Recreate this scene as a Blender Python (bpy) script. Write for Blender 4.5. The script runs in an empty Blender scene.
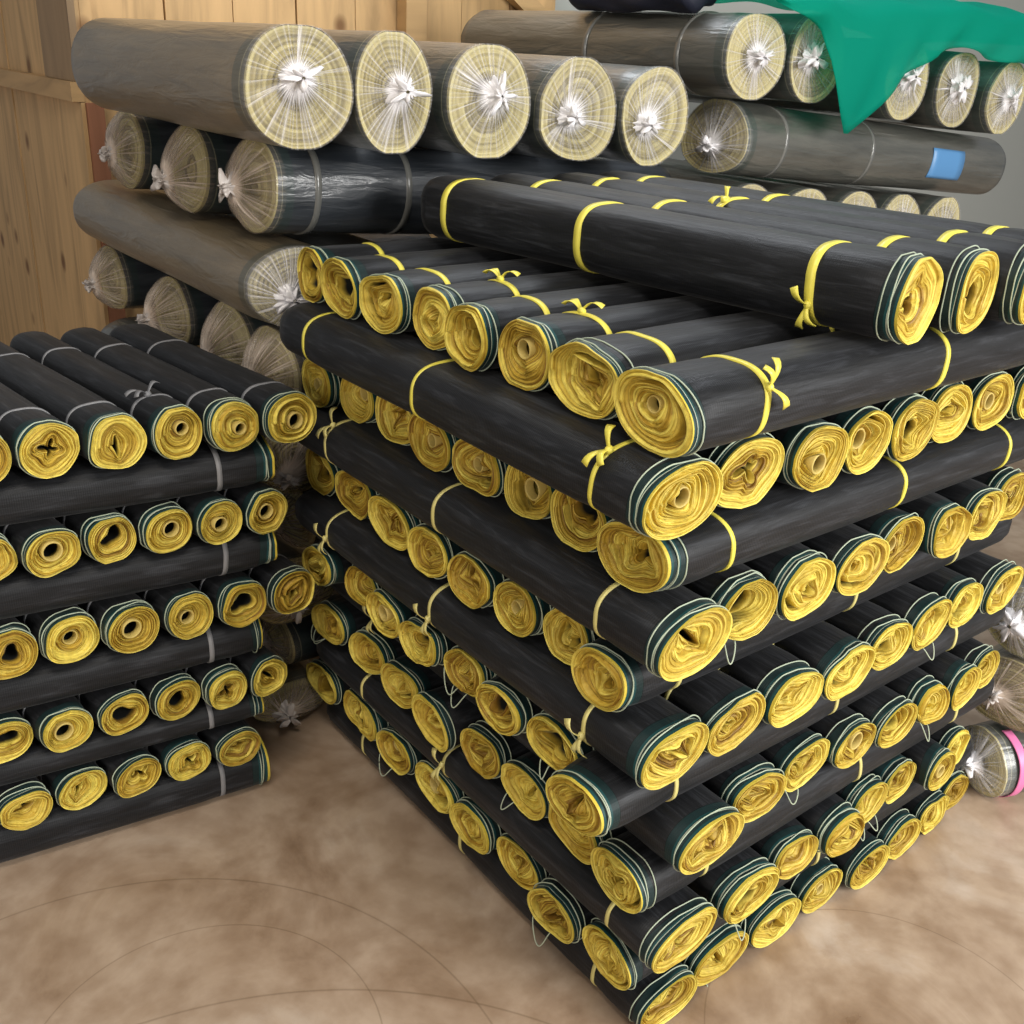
import bpy, math, random
import numpy as np
from mathutils import Matrix, Vector

C = bpy.context.scene.collection
PI = math.pi
RS = np.random.RandomState(7)
ORD = ['first', 'second', 'third', 'fourth', 'fifth', 'sixth', 'seventh', 'eighth', 'ninth', 'tenth']

# ------------------------------------------------------------------ helpers
def thing(name, label, cat, group=None, mat=None):
    o = bpy.data.objects.new(name, None)
    o.empty_display_size = .03
    C.objects.link(o)
    if mat is not None:
        o.matrix_world = mat
    o['label'] = label; o['category'] = cat
    if group: o['group'] = group
    return o

def mesh_obj(name, V, F, mat, parent=None, attrs=None, smooth=True):
    me = bpy.data.meshes.new(name)
    V = np.asarray(V, float)
    me.from_pydata(V.tolist(), [], F if isinstance(F, list) else F.tolist())
    if attrs:
        for k, a in attrs.items():
            at = me.attributes.new(k, 'FLOAT', 'POINT')
            at.data.foreach_set('value', np.asarray(a, np.float32))
    if smooth:
        me.polygons.foreach_set('use_smooth', np.ones(len(me.polygons), bool))
    me.materials.append(mat)
    me.update()
    o = bpy.data.objects.new(name, me)
    C.objects.link(o)
    if parent: o.parent = parent
    return o

def grid_faces(nr, nt, wrap=True, flip=False):
    i = np.arange(nr - 1)[:, None]; j = np.arange(nt if wrap else nt - 1)[None, :]
    j2 = (j + 1) % nt
    a = i * nt + j; b = i * nt + j2; c = (i + 1) * nt + j2; d = (i + 1) * nt + j
    F = np.stack([a, b, c, d] if not flip else [a, d, c, b], -1).reshape(-1, 4)
    return F

def merge(parts):
    V = []; F = []; n = 0
    for v, f in parts:
        v = np.asarray(v, float); V.append(v)
        F += [[x + n for x in ff] for ff in (f if isinstance(f, list) else f.tolist())]
        n += len(v)
    return np.concatenate(V), F

def box_vf(x0, x1, y0, y1, z0, z1):
    V = [(x, y, z) for x in (x0, x1) for y in (y0, y1) for z in (z0, z1)]
    F = [[0, 1, 3, 2], [4, 6, 7, 5], [0, 4, 5, 1], [2, 3, 7, 6], [0, 2, 6, 4], [1, 5, 7, 3]]
    return np.array(V, float), F

def tube_vf(P, r, n=6, closed=False):
    P = np.asarray(P, float); m = len(P)
    if closed:
        T = np.roll(P, -1, 0) - np.roll(P, 1, 0)
    else:
        T = np.gradient(P, axis=0)
    T /= np.linalg.norm(T, axis=1)[:, None] + 1e-12
    ref = np.array([.3, .5, .81]); 
    A = np.cross(T, ref); A /= np.linalg.norm(A, axis=1)[:, None] + 1e-12
    B = np.cross(T, A)
    t = np.linspace(0, 2 * PI, n, endpoint=False)
    r = np.broadcast_to(r, (m,))
    V = (P[:, None] + r[:, None, None] * (np.cos(t)[None, :, None] * A[:, None] + np.sin(t)[None, :, None] * B[:, None])).reshape(-1, 3)
    F = grid_faces(m, n).tolist()
    if closed:
        F += [[(m - 1) * n + j, (m - 1) * n + (j + 1) % n, (j + 1) % n, j] for j in range(n)]
    else:
        F += [list(range(n))[::-1], [(m - 1) * n + j for j in range(n)]]
    return V, F

def ribbon_vf(P, side, w, th=.0012):
    P = np.asarray(P, float); side = np.asarray(side, float)
    side = np.broadcast_to(side, P.shape); w = np.broadcast_to(w, (len(P),))[:, None]
    T = np.gradient(P, axis=0); T /= np.linalg.norm(T, axis=1)[:, None] + 1e-12
    N = np.cross(T, side); N /= np.linalg.norm(N, axis=1)[:, None] + 1e-12
    S = np.cross(N, T)
    ring = np.stack([P - S * w / 2 - N * th / 2, P + S * w / 2 - N * th / 2, P + S * w / 2 + N * th / 2, P - S * w / 2 + N * th / 2], 1)
    n = len(P)
    F = grid_faces(n, 4).tolist() + [[0, 1, 2, 3][::-1], [(n - 1) * 4 + j for j in range(4)]]
    return ring.reshape(-1, 3), F

# ------------------------------------------------------------------ materials
def new_mat(name):
    m = bpy.data.materials.new(name); m.use_nodes = True
    nt = m.node_tree; b = nt.nodes['Principled BSDF']
    return m, nt, b

def N(nt, t, **kw):
    n = nt.nodes.new(t)
    for k, v in kw.items():
        if k.startswith('i_'):
            n.inputs[k[2:].replace('_', ' ')].default_value = v
        else:
            setattr(n, k, v)
    return n

def ramp(nt, stops, interp='LINEAR'):
    r = nt.nodes.new('ShaderNodeValToRGB'); r.color_ramp.interpolation = interp
    e = r.color_ramp.elements
    while len(e) < len(stops): e.new(.5)
    for k, (p, c) in enumerate(stops):
        e[k].position = p; e[k].color = (c[0], c[1], c[2], 1)
    return r

def attr(nt, name):
    return N(nt, 'ShaderNodeAttribute', attribute_name=name)

def coords(nt, scale, rot=(0, 0, 0), obj=True):
    tc = N(nt, 'ShaderNodeTexCoord'); mp = N(nt, 'ShaderNodeMapping')
    mp.inputs['Scale'].default_value = scale; mp.inputs['Rotation'].default_value = rot
    nt.links.new(tc.outputs['Object'], mp.inputs['Vector'])
    return mp.outputs['Vector']

def plain(name, col, rough=.5, spec=.5, **kw):
    m, nt, b = new_mat(name)
    b.inputs['Base Color'].default_value = (*col, 1); b.inputs['Roughness'].default_value = rough
    b.inputs['Specular IOR Level'].default_value = spec
    for k, v in kw.items(): b.inputs[k.replace('_', ' ')].default_value = v
    return m

def mat_net():
    """woven black shade net; coloured selvage stripes follow the distance from the cloth edge"""
    m, nt, b = new_mat('black_shade_net'); L = nt.links
    v = coords(nt, (3, 30, 30))
    no = N(nt, 'ShaderNodeTexNoise', i_Scale=3.0, i_Detail=6.0, i_Roughness=.65, i_Distortion=.6); L.new(v, no.inputs['Vector'])
    r = ramp(nt, [(.3, (.006, .0065, .0075)), (.52, (.0125, .0132, .0155)), (.78, (.042, .045, .052))]); L.new(no.outputs['Fac'], r.inputs[0])
    a = attr(nt, 'edge')
    mr = N(nt, 'ShaderNodeMapRange'); mr.inputs['From Max'].default_value = .1; L.new(a.outputs['Fac'], mr.inputs['Value'])
    Y = (.62, .48, .06); T = (.009, .055, .058); W = (.42, .46, .36); K = (0, 0, 0); G = (.008, .022, .023)
    st = ramp(nt, [(0, Y), (.05, T), (.10, G), (.17, W), (.19, T), (.23, G), (.36, K)], 'CONSTANT'); L.new(mr.outputs[0], st.inputs[0])
    fac = ramp(nt, [(0, (1, 1, 1)), (.37, (0, 0, 0))], 'CONSTANT'); L.new(mr.outputs[0], fac.inputs[0])
    mx = N(nt, 'ShaderNodeMix', data_type='RGBA'); L.new(fac.outputs[0], mx.inputs['Factor'])
    L.new(r.outputs[0], mx.inputs['A']); L.new(st.outputs[0], mx.inputs['B']); L.new(mx.outputs['Result'], b.inputs['Base Color'])
    b.inputs['Roughness'].default_value = .52; b.inputs['Specular IOR Level'].default_value = .26
    b.inputs['Sheen Weight'].default_value = .05; b.inputs['Sheen Roughness'].default_value = .4
    # weave + long creases
    v2 = coords(nt, (1, 1, 1)); wv = N(nt, 'ShaderNodeTexWave', i_Scale=90.0, i_Distortion=1.5); L.new(v2, wv.inputs['Vector'])
    v3 = coords(nt, (2.2, 26, 26)); n2 = N(nt, 'ShaderNodeTexNoise', i_Scale=2.0, i_Detail=4.0); L.new(v3, n2.inputs['Vector'])
    b1 = N(nt, 'ShaderNodeBump', i_Strength=.12, i_Distance=.001); L.new(wv.outputs['Fac'], b1.inputs['Height'])
    b2 = N(nt, 'ShaderNodeBump', i_Strength=.45, i_Distance=.006); L.new(n2.outputs['Fac'], b2.inputs['Height']); L.new(b1.outputs[0], b2.inputs['Normal'])
    L.new(b2.outputs[0], b.inputs['Normal'])
    return m

def mat_yellow():
    m, nt, b = new_mat('yellow_selvage_coil'); L = nt.links
    a = attr(nt, 'tint'); k = attr(nt, 'net'); ci = attr(nt, 'coil')
    fl = N(nt, 'ShaderNodeMath', operation='FLOOR'); L.new(ci.outputs['Fac'], fl.inputs[0])
    wn = N(nt, 'ShaderNodeTexWhiteNoise', noise_dimensions='1D'); L.new(fl.outputs[0], wn.inputs['W'])
    ad = N(nt, 'ShaderNodeMath', operation='MULTIPLY_ADD'); ad.inputs[1].default_value = .46; ad.inputs[2].default_value = -.23; L.new(wn.outputs['Value'], ad.inputs[0])
    su = N(nt, 'ShaderNodeMath', operation='ADD', use_clamp=True); L.new(a.outputs['Fac'], su.inputs[0]); L.new(ad.outputs[0], su.inputs[1])
    pp = N(nt, 'ShaderNodeMath', operation='PINGPONG'); pp.inputs[1].default_value = .5; L.new(ci.outputs['Fac'], pp.inputs[0])
    r = ramp(nt, [(0, (.27, .145, .022)), (.42, (.57, .38, .045)), (1, (.90, .74, .14))]); L.new(su.outputs[0], r.inputs[0])
    v = coords(nt, (1, 1, 1)); no = N(nt, 'ShaderNodeTexNoise', i_Scale=90.0, i_Detail=3.0); L.new(v, no.inputs['Vector'])
    r2 = ramp(nt, [(.3, (.72, .7, .66)), (.7, (1, 1, 1))]); L.new(no.outputs['Fac'], r2.inputs[0])
    mu = N(nt, 'ShaderNodeMix', data_type='RGBA', blend_type='MULTIPLY'); mu.inputs['Factor'].default_value = 1
    L.new(r.outputs[0], mu.inputs['A']); L.new(r2.outputs[0], mu.inputs['B'])
    mx = N(nt, 'ShaderNodeMix', data_type='RGBA'); L.new(k.outputs['Fac'], mx.inputs['Factor'])
    L.new(mu.outputs['Result'], mx.inputs['A']); mx.inputs['B'].default_value = (.02, .022, .022, 1)
    L.new(mx.outputs['Result'], b.inputs['Base Color'])
    b.inputs['Roughness'].default_value = .55; b.inputs['Specular IOR Level'].default_value = .35
    b0 = N(nt, 'ShaderNodeBump', i_Strength=.7, i_Distance=.0028); L.new(pp.outputs[0], b0.inputs['Height'])
    bp = N(nt, 'ShaderNodeBump', i_Strength=.5, i_Distance=.0015); L.new(no.outputs['Fac'], bp.inputs['Height']); L.new(b0.outputs[0], bp.inputs['Normal']); L.new(bp.outputs[0], b.inputs['Normal'])
    return m

def mat_wrapped(name, base, dust, amount, rough):
    """net roll in clear film: dark net colour, dusty film haze in long streaks, glossy coat"""
    m, nt, b = new_mat(name); L = nt.links
    v = coords(nt, (1.6, 14, 14)); no = N(nt, 'ShaderNodeTexNoise', i_Scale=2.2, i_Detail=6.0, i_Roughness=.62, i_Distortion=.4); L.new(v, no.inputs['Vector'])
    r = ramp(nt, [(.28, (0, 0, 0)), (.72, (1, 1, 1))]); L.new(no.outputs['Fac'], r.inputs[0])
    ma = N(nt, 'ShaderNodeMath', operation='MULTIPLY_ADD'); ma.inputs[1].default_value = .55; ma.inputs[2].default_value = amount - .27
    ma.use_clamp = True; L.new(r.outputs[0], ma.inputs[0])
    mx = N(nt, 'ShaderNodeMix', data_type='RGBA'); L.new(ma.outputs[0], mx.inputs['Factor'])
    mx.inputs['A'].default_value = (*base, 1); mx.inputs['B'].default_value = (*dust, 1)
    a = attr(nt, 'edge')
    mr = N(nt, 'ShaderNodeMapRange'); mr.inputs['From Max'].default_value = .1; L.new(a.outputs['Fac'], mr.inputs['Value'])
    st = ramp(nt, [(0, (.46, .40, .17)), (.07, (.03, .05, .045)), (.22, (.3, .3, .2)), (.25, (.03, .05, .045)), (.5, (0, 0, 0))], 'CONSTANT'); L.new(mr.outputs[0], st.inputs[0])
    fac = ramp(nt, [(0, (.9, .9, .9)), (.07, (.5, .5, .5)), (.5, (0, 0, 0))], 'CONSTANT'); L.new(mr.outputs[0], fac.inputs[0])
    m2 = N(nt, 'ShaderNodeMix', data_type='RGBA'); L.new(fac.outputs[0], m2.inputs['Factor'])
    L.new(mx.outputs['Result'], m2.inputs['A']); L.new(st.outputs[0], m2.inputs['B']); L.new(m2.outputs['Result'], b.inputs['Base Color'])
    b.inputs['Roughness'].default_value = .45
    b.inputs['Coat Weight'].default_value = .8; b.inputs['Coat Roughness'].default_value = rough
    v3 = coords(nt, (5, 30, 30)); n2 = N(nt, 'ShaderNodeTexNoise', i_Scale=1.6, i_Detail=5.0, i_Distortion=.8); L.new(v3, n2.inputs['Vector'])
    b2 = N(nt, 'ShaderNodeBump', i_Strength=.32, i_Distance=.012); L.new(n2.outputs['Fac'], b2.inputs['Height'])
    L.new(b2.outputs[0], b.inputs['Normal']); L.new(b2.outputs[0], b.inputs['Coat Normal'])
    return m

def mat_film(nm='pleated_clear_film', col=(.76, .74, .75)):
    m, nt, b = new_mat(nm); L = nt.links
    a = attr(nt, 'pleat')
    b.inputs['Base Color'].default_value = (*col, 1); b.inputs['Roughness'].default_value = .22
    tr = N(nt, 'ShaderNodeBsdfTransparent'); ms = N(nt, 'ShaderNodeMixShader')
    out = nt.nodes['Material Output']
    L.new(a.outputs['Fac'], ms.inputs[0]); L.new(tr.outputs[0], ms.inputs[1]); L.new(b.outputs[0], ms.inputs[2])
    L.new(ms.outputs[0], out.inputs['Surface'])
    return m

def mat_olive():
    m, nt, b = new_mat('olive_net_coil'); L = nt.links
    a = attr(nt, 'tint')
    r = ramp(nt, [(0, (.15, .12, .045)), (.5, (.36, .30, .11)), (1, (.55, .48, .21))]); L.new(a.outputs['Fac'], r.inputs[0])
    L.new(r.outputs[0], b.inputs['Base Color']); b.inputs['Roughness'].default_value = .6
    return m

def mat_wood(name, base, dark, vert=True, board=.28):
    m, nt, b = new_mat(name); L = nt.links
    sc = (6, 6, .7) if vert else (.7, .7, 6)
    v = coords(nt, sc); no = N(nt, 'ShaderNodeTexNoise', i_Scale=2.4, i_Detail=7.0, i_Distortion=1.2); L.new(v, no.inputs['Vector'])
    r = ramp(nt, [(.3, tuple(c * .72 for c in base)), (.5, base), (.75, tuple(min(1, c * 1.18) for c in base))]); L.new(no.outputs['Fac'], r.inputs[0])
    # knots
    v2 = coords(nt, (3.4, 3.4, 2.6)); vo = N(nt, 'ShaderNodeTexVoronoi', i_Scale=1.6); L.new(v2, vo.inputs['Vector'])
    rk = ramp(nt, [(.0, (1, 1, 1)), (.07, (.85, .85, .85)), (.16, (0, 0, 0))]); L.new(vo.outputs['Distance'], rk.inputs[0])
    mx = N(nt, 'ShaderNodeMix', data_type='RGBA'); L.new(rk.outputs[0], mx.inputs['Factor']); L.new(r.outputs[0], mx.inputs['A']); mx.inputs['B'].default_value = (*dark, 1)
    L.new(mx.outputs['Result'], b.inputs['Base Color']); b.inputs['Roughness'].default_value = .6; b.inputs['Specular IOR Level'].default_value = .3
    bp = N(nt, 'ShaderNodeBump', i_Strength=.2, i_Distance=.003); L.new(no.outputs['Fac'], bp.inputs['Height']); L.new(bp.outputs[0], b.inputs['Normal'])
    return m

def mat_floor():
    m, nt, b = new_mat('worn_brown_floor'); L = nt.links
    v = coords(nt, (1, 1, 1)); no = N(nt, 'ShaderNodeTexNoise', i_Scale=3.2, i_Detail=8.0, i_Roughness=.6, i_Distortion=.8); L.new(v, no.inputs['Vector'])
    r = ramp(nt, [(.25, (.20, .125, .075)), (.42, (.36, .255, .175)), (.58, (.48, .365, .27)), (.75, (.60, .51, .43))]); L.new(no.outputs['Fac'], r.inputs[0])
    n3 = N(nt, 'ShaderNodeTexNoise', i_Scale=14.0, i_Detail=6.0); L.new(v, n3.inputs['Vector'])
    r3 = ramp(nt, [(.35, (.78, .74, .7)), (.6, (1, 1, 1))]); L.new(n3.outputs['Fac'], r3.inputs[0])
    mu = N(nt, 'ShaderNodeMix', data_type='RGBA', blend_type='MULTIPLY'); mu.inputs['Factor'].default_value = 1
    L.new(r.outputs[0], mu.inputs['A']); L.new(r3.outputs[0], mu.inputs['B'])
    # trowel arcs and sheet seams worn into the surface
    tc = N(nt, 'ShaderNodeTexCoord'); last = mu.outputs['Result']
    for (cx, cy, R, wd) in ((-.74, .214, .594, .0028), (-.786, -.35, .833, .003), (-.548, .338, .272, .002), (.34, -.276, .299, .002)):
        sb = N(nt, 'ShaderNodeVectorMath', operation='DISTANCE'); sb.inputs[1].default_value = (cx, cy, 0); L.new(tc.outputs['Object'], sb.inputs[0])
        d1 = N(nt, 'ShaderNodeMath', operation='SUBTRACT'); d1.inputs[1].default_value = R; L.new(sb.outputs['Value'], d1.inputs[0])
        d2 = N(nt, 'ShaderNodeMath', operation='ABSOLUTE'); L.new(d1.outputs[0], d2.inputs[0])
        mr = N(nt, 'ShaderNodeMapRange'); mr.inputs['From Max'].default_value = wd; mr.inputs['To Min'].default_value = .45; mr.inputs['To Max'].default_value = 0; L.new(d2.outputs[0], mr.inputs['Value'])
        mx = N(nt, 'ShaderNodeMix', data_type='RGBA'); L.new(mr.outputs[0], mx.inputs['Factor']); L.new(last, mx.inputs['A']); mx.inputs['B'].default_value = (.12, .075, .04, 1)
        last = mx.outputs['Result']
    L.new(last, b.inputs['Base Color'])
    rr = ramp(nt, [(.3, (.26, .26, .26)), (.7, (.42, .42, .42))]); L.new(no.outputs['Fac'], rr.inputs[0]); L.new(rr.outputs[0], b.inputs['Roughness'])
    bp = N(nt, 'ShaderNodeBump', i_Strength=.15, i_Distance=.004); L.new(n3.outputs['Fac'], bp.inputs['Height']); L.new(bp.outputs[0], b.inputs['Normal'])
    return m

def mat_green():
    m, nt, b = new_mat('green_shade_net'); L = nt.links
    b.inputs['Base Color'].default_value = (.0, .33, .24, 1); b.inputs['Roughness'].default_value = .7; b.inputs['Specular IOR Level'].default_value = .15
    tl = N(nt, 'ShaderNodeBsdfTranslucent'); tl.inputs['Color'].default_value = (.0, .5, .36, 1)
    tr = N(nt, 'ShaderNodeBsdfTransparent'); tr.inputs['Color'].default_value = (.55, 1, .85, 1); m1 = N(nt, 'ShaderNodeMixShader'); m2 = N(nt, 'ShaderNodeMixShader')
    m1.inputs[0].default_value = .35; m2.inputs[0].default_value = .3
    L.new(b.outputs[0], m1.inputs[1]); L.new(tl.outputs[0], m1.inputs[2]); L.new(m1.outputs[0], m2.inputs[1]); L.new(tr.outputs[0], m2.inputs[2])
    L.new(m2.outputs[0], nt.nodes['Material Output'].inputs['Surface'])
    return m

M_NET = mat_net(); M_YEL = mat_yellow(); M_FILM = mat_film(); M_FILMW = mat_film('pleated_dusty_film', (.60, .50, .42)); M_OLV = mat_olive()
M_STRAP = plain('yellow_plastic_strap', (.80, .70, .10), .4)
M_STRAPP = plain('pale_yellow_strap', (.68, .60, .22), .45)
M_STRAPG = plain('grey_tie_strap', (.22, .22, .23), .5)
M_THREAD = plain('pale_edge_thread', (.42, .48, .36), .6)
M_CORE = plain('pale_core_tube', (.55, .42, .12), .6)
M_KNOT = plain('bunched_clear_film', (.74, .72, .74), .22, .6)
M_KNOTW = plain('bunched_dusty_film', (.52, .47, .44), .3, .5)
M_TAPE = plain('clear_tape', (.15, .15, .14), .18, .6)
M_WR = {'beige': mat_wrapped('film_wrapped_net_dusty', (.05, .045, .035), (.235, .175, .10), .62, .3),
        'grey': mat_wrapped('film_wrapped_net_grey', (.03, .033, .03), (.15, .145, .125), .42, .22),
        'blue': mat_wrapped('film_wrapped_net_dark', (.016, .02, .026), (.10, .11, .125), .16, .15)}

# ------------------------------------------------------------------ roll shape
NT = 72
TH = np.linspace(0, 2 * PI, NT, endpoint=False)

class Outline:
    """soft oval cross-section, half-width w, half-height h, with a few random dents"""
    def __init__(s, rs, amp=.03, n=2.25, tilt=0.):
        s.n = n; s.ph = rs.uniform(0, 2 * PI, 4); s.a = rs.normal(0, 1, 4) * amp * np.array([1, .8, .55, .4]); s.tilt = tilt
    def r(s, w, h, amp=1.):
        c = np.cos(TH - s.tilt); q = np.sin(TH - s.tilt)
        base = (np.abs(c / w) ** s.n + np.abs(q / h) ** s.n) ** (-1 / s.n)
        k = 1 + amp * sum(s.a[i] * np.cos((i + 2) * TH + s.ph[i]) for i in range(4))
        return base * k

def clamp_r(r, w, h):
    """flatten a radius profile where it would press into the neighbours at +-w, +-h"""
    return np.minimum(r, np.minimum(w / np.maximum(np.abs(np.cos(TH)), 1e-4), h / np.maximum(np.abs(np.sin(TH)), 1e-4)))

def frame_matrix(P, axis, z_up=(0, 0, 1)):
    X = Vector(axis).normalized(); Z = Vector(z_up); Y = Z.cross(X).normalized(); Z = X.cross(Y)
    return Matrix(((X.x, Y.x, Z.x, P[0]), (X.y, Y.y, Z.y, P[1]), (X.z, Y.z, Z.z, P[2]), (0, 0, 0, 1)))

def body_vf(oe, ob, we, he, wb, hb, Lg, dz, flare, rs, straps=(), cz=0., skew=.006, wobble=0.):
    s = np.concatenate([[0, .0025, .0055, .009, .014, .018, .0205, .025, .030, .037, .046, .06, .08], np.arange(.11, Lg - .03, .03), [Lg - .02, Lg - .008, Lg]])
    ph = rs.uniform(0, 2 * PI); wob = rs.normal(0, wobble, 3); wp = rs.uniform(0, 6, 3)
    V = []; E = []
    re = clamp_r(oe.r(we, he), we, he); rb = clamp_r(ob.r(wb, hb), wb, hb)
    for x in s:
        k = math.exp(-(x / flare) ** 2)
        r = re * k + rb * (1 - k)
        if x > .06:
            r = clamp_r(r * (1 + .012 * np.sin(3 * TH + 9 * x + ph)), wb, hb)
        for q in straps: r = r * (1 - .035 * math.exp(-((x - q) / .02) ** 2))
        if x > Lg - .015: r = r * .93
        cy = sum(wob[i] * math.sin(wp[i] + x * (2 + 3 * i)) - wob[i] * math.sin(wp[i]) for i in range(3)) if x > .03 else 0
        V.append(np.stack([np.full(NT, x), r * np.cos(TH) + cy, r * np.sin(TH) + cz + dz * math.exp(-(x / .10) ** 2)], 1))
        E.append(np.maximum(0, x + skew * (np.cos(TH - ph) + 1) * min(1, x / .012)))
    V = np.concatenate(V); E = np.concatenate(E)
    F = grid_faces(len(s), NT, True).tolist()
    F.append([(len(s) - 1) * NT + j for j in range(NT)])
    return V, F, E, s

def coil_vf(rs, oe, we, he, cz, N_w, core, gap=None, conc=.010, crumple=.05, coreoff=(0, 0), tight=.003):
    """spiral face of the rolled cloth: ridged windings, core well, optional slack gap"""
    nr = N_w * 6
    u = np.concatenate([[0], np.linspace(.01, 1, nr)])[:, None]
    th = TH[None, :]
    re = clamp_r(oe.r(we, he), we, he)[None, :]
    rt = rs.uniform(.012, .019)
    if core == 'tube': rc0 = np.full_like(re, rt)
    elif core == 'slit':
        t0 = rs.uniform(0, PI); c = np.cos(th - t0); q = np.sin(th - t0)
        rc0 = ((c / (we * .42)) ** 2 + (q / (he * .10)) ** 2) ** -.5
    elif core == 'open':
        rc0 = re * rs.uniform(.34, .48) * (1 + .18 * np.cos(2 * th + rs.uniform(0, 6)) + .1 * np.cos(3 * th + rs.uniform(0, 6)))
    elif core == 'star':
        rc0 = re * .24 * (1 + .55 * np.cos(4 * th + rs.uniform(0, 6)) + .2 * np.cos(3 * th))
    else:
        rc0 = np.full_like(re, .008) * (1 + .4 * np.cos(2 * th + rs.uniform(0, 6)))
    rc0 = np.minimum(rc0, re * .72)
    p = rs.uniform(0, 2 * PI, 6)
    warp = crumple * (np.sin(2 * th + p[0] + 3 * u) + .7 * np.sin(3 * th + p[1] - 4 * u) + .5 * np.sin(5 * th + p[2] + 6 * u)) * np.sin(PI * u) ** .8
    phase = u * N_w + th / (2 * PI) + warp * 2.2
    k = np.floor(phase).astype(int) + 2
    fr = phase - np.floor(phase)
    ridge = np.abs(np.sin(PI * fr)) ** .55
    woff = rs.normal(0, tight, 64)[np.clip(k, 0, 63)]
    edgefade = np.minimum(1, u / .05)
    depth = conc * u ** 1.2 + (1 - ridge) * .0062 * edgefade * (.5 + rs.uniform(.2, 1.1, 64)[np.clip(k, 0, 63)]) + woff * np.minimum(1, u / .12) * (.4 + .6 * ridge)
    depth = depth + crumple * .09 * np.sin(2 * th + p[3] + 2 * u) * u * (1 - .3 * u) + crumple * .05 * np.sin(3 * th + p[4] - 5 * u) * u
    net = np.zeros_like(depth)
    if gap:
        g0, gw, ga, gs = gap            # radius fraction, width, angle centre, spread
        m = np.exp(-((u + warp * .5 - g0) / gw) ** 4) * np.clip(1.4 * np.exp(-((np.angle(np.exp(1j * (th - ga)))) / gs) ** 2), 0, 1)
        depth = depth + .03 * m; net = np.maximum(net, np.clip(m * 1.4 - .25, 0, 1))
    uu = u
    cy = coreoff[0] * we; cz2 = coreoff[1] * he
    R = re * (1 - uu) + rc0 * uu
    Yc = cy * uu ** 1.3; Zc = cz2 * uu ** 1.3
    V = np.stack([np.maximum(depth, -.012), R * np.cos(th) + Yc, R * np.sin(th) + Zc + cz], -1)
    V[0, :, 0] = 0
    hue = rs.uniform(.08, .85, 64)
    tint = np.clip(hue[np.clip(k, 0, 63)] + .25 * (ridge - .5) + rs.uniform(-.12, .2), 0, 1)
    tint = np.where(u < .09, np.clip(tint + .4, 0, 1), tint)
    coil = (u * N_w * 3 + warp * 4 + 0 * th)
    rows = [V]; tints = [tint]; nets = [net]
    last = V[-1].copy()
    for dd, sc in ((.004, .97), (.015, .95), (.03, .93), (.055, .9), (.10, .88)):
        w = last.copy(); ctr = last[:, 1:].mean(0)
        w[:, 0] = np.maximum(w[:, 0] + dd, w[:, 0].mean() + dd * .8); w[:, 1:] = ctr + (last[:, 1:] - ctr) * sc
        rows.append(w[None]); tints.append(tint[-1:]); nets.append(np.full((1, NT), 0. if dd < .01 else 1.))
    V = np.concatenate(rows); tint = np.concatenate(tints); net = np.concatenate(nets)
    n = V.shape[0]
    F = grid_faces(n, NT, True, True).tolist(); F.append([(n - 1) * NT + j for j in range(NT)][::-1])
    ctr = last[:, 1:].mean(0)
    return V.reshape(-1, 3), F, (tint.ravel(), np.concatenate([coil.ravel(), np.full(5 * NT, float(N_w * 3))])), net.ravel(), ctr, float(last[:, 0].mean()), rt

CORE_WORD = {'tube': 'tube-cored', 'slit': 'slit-cored', 'open': 'hollow-cored', 'star': 'star-cored', 'tight': 'tight-cored'}

def ring_pts(ob, w, h, x, cz, off, skew=0., a0=0., n=48, ph=0.):
    r = ob.r(w, h) + off
    return np.stack([x + skew * np.cos(TH - ph), r * np.cos(TH), r * np.sin(TH) + cz], 1)

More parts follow.
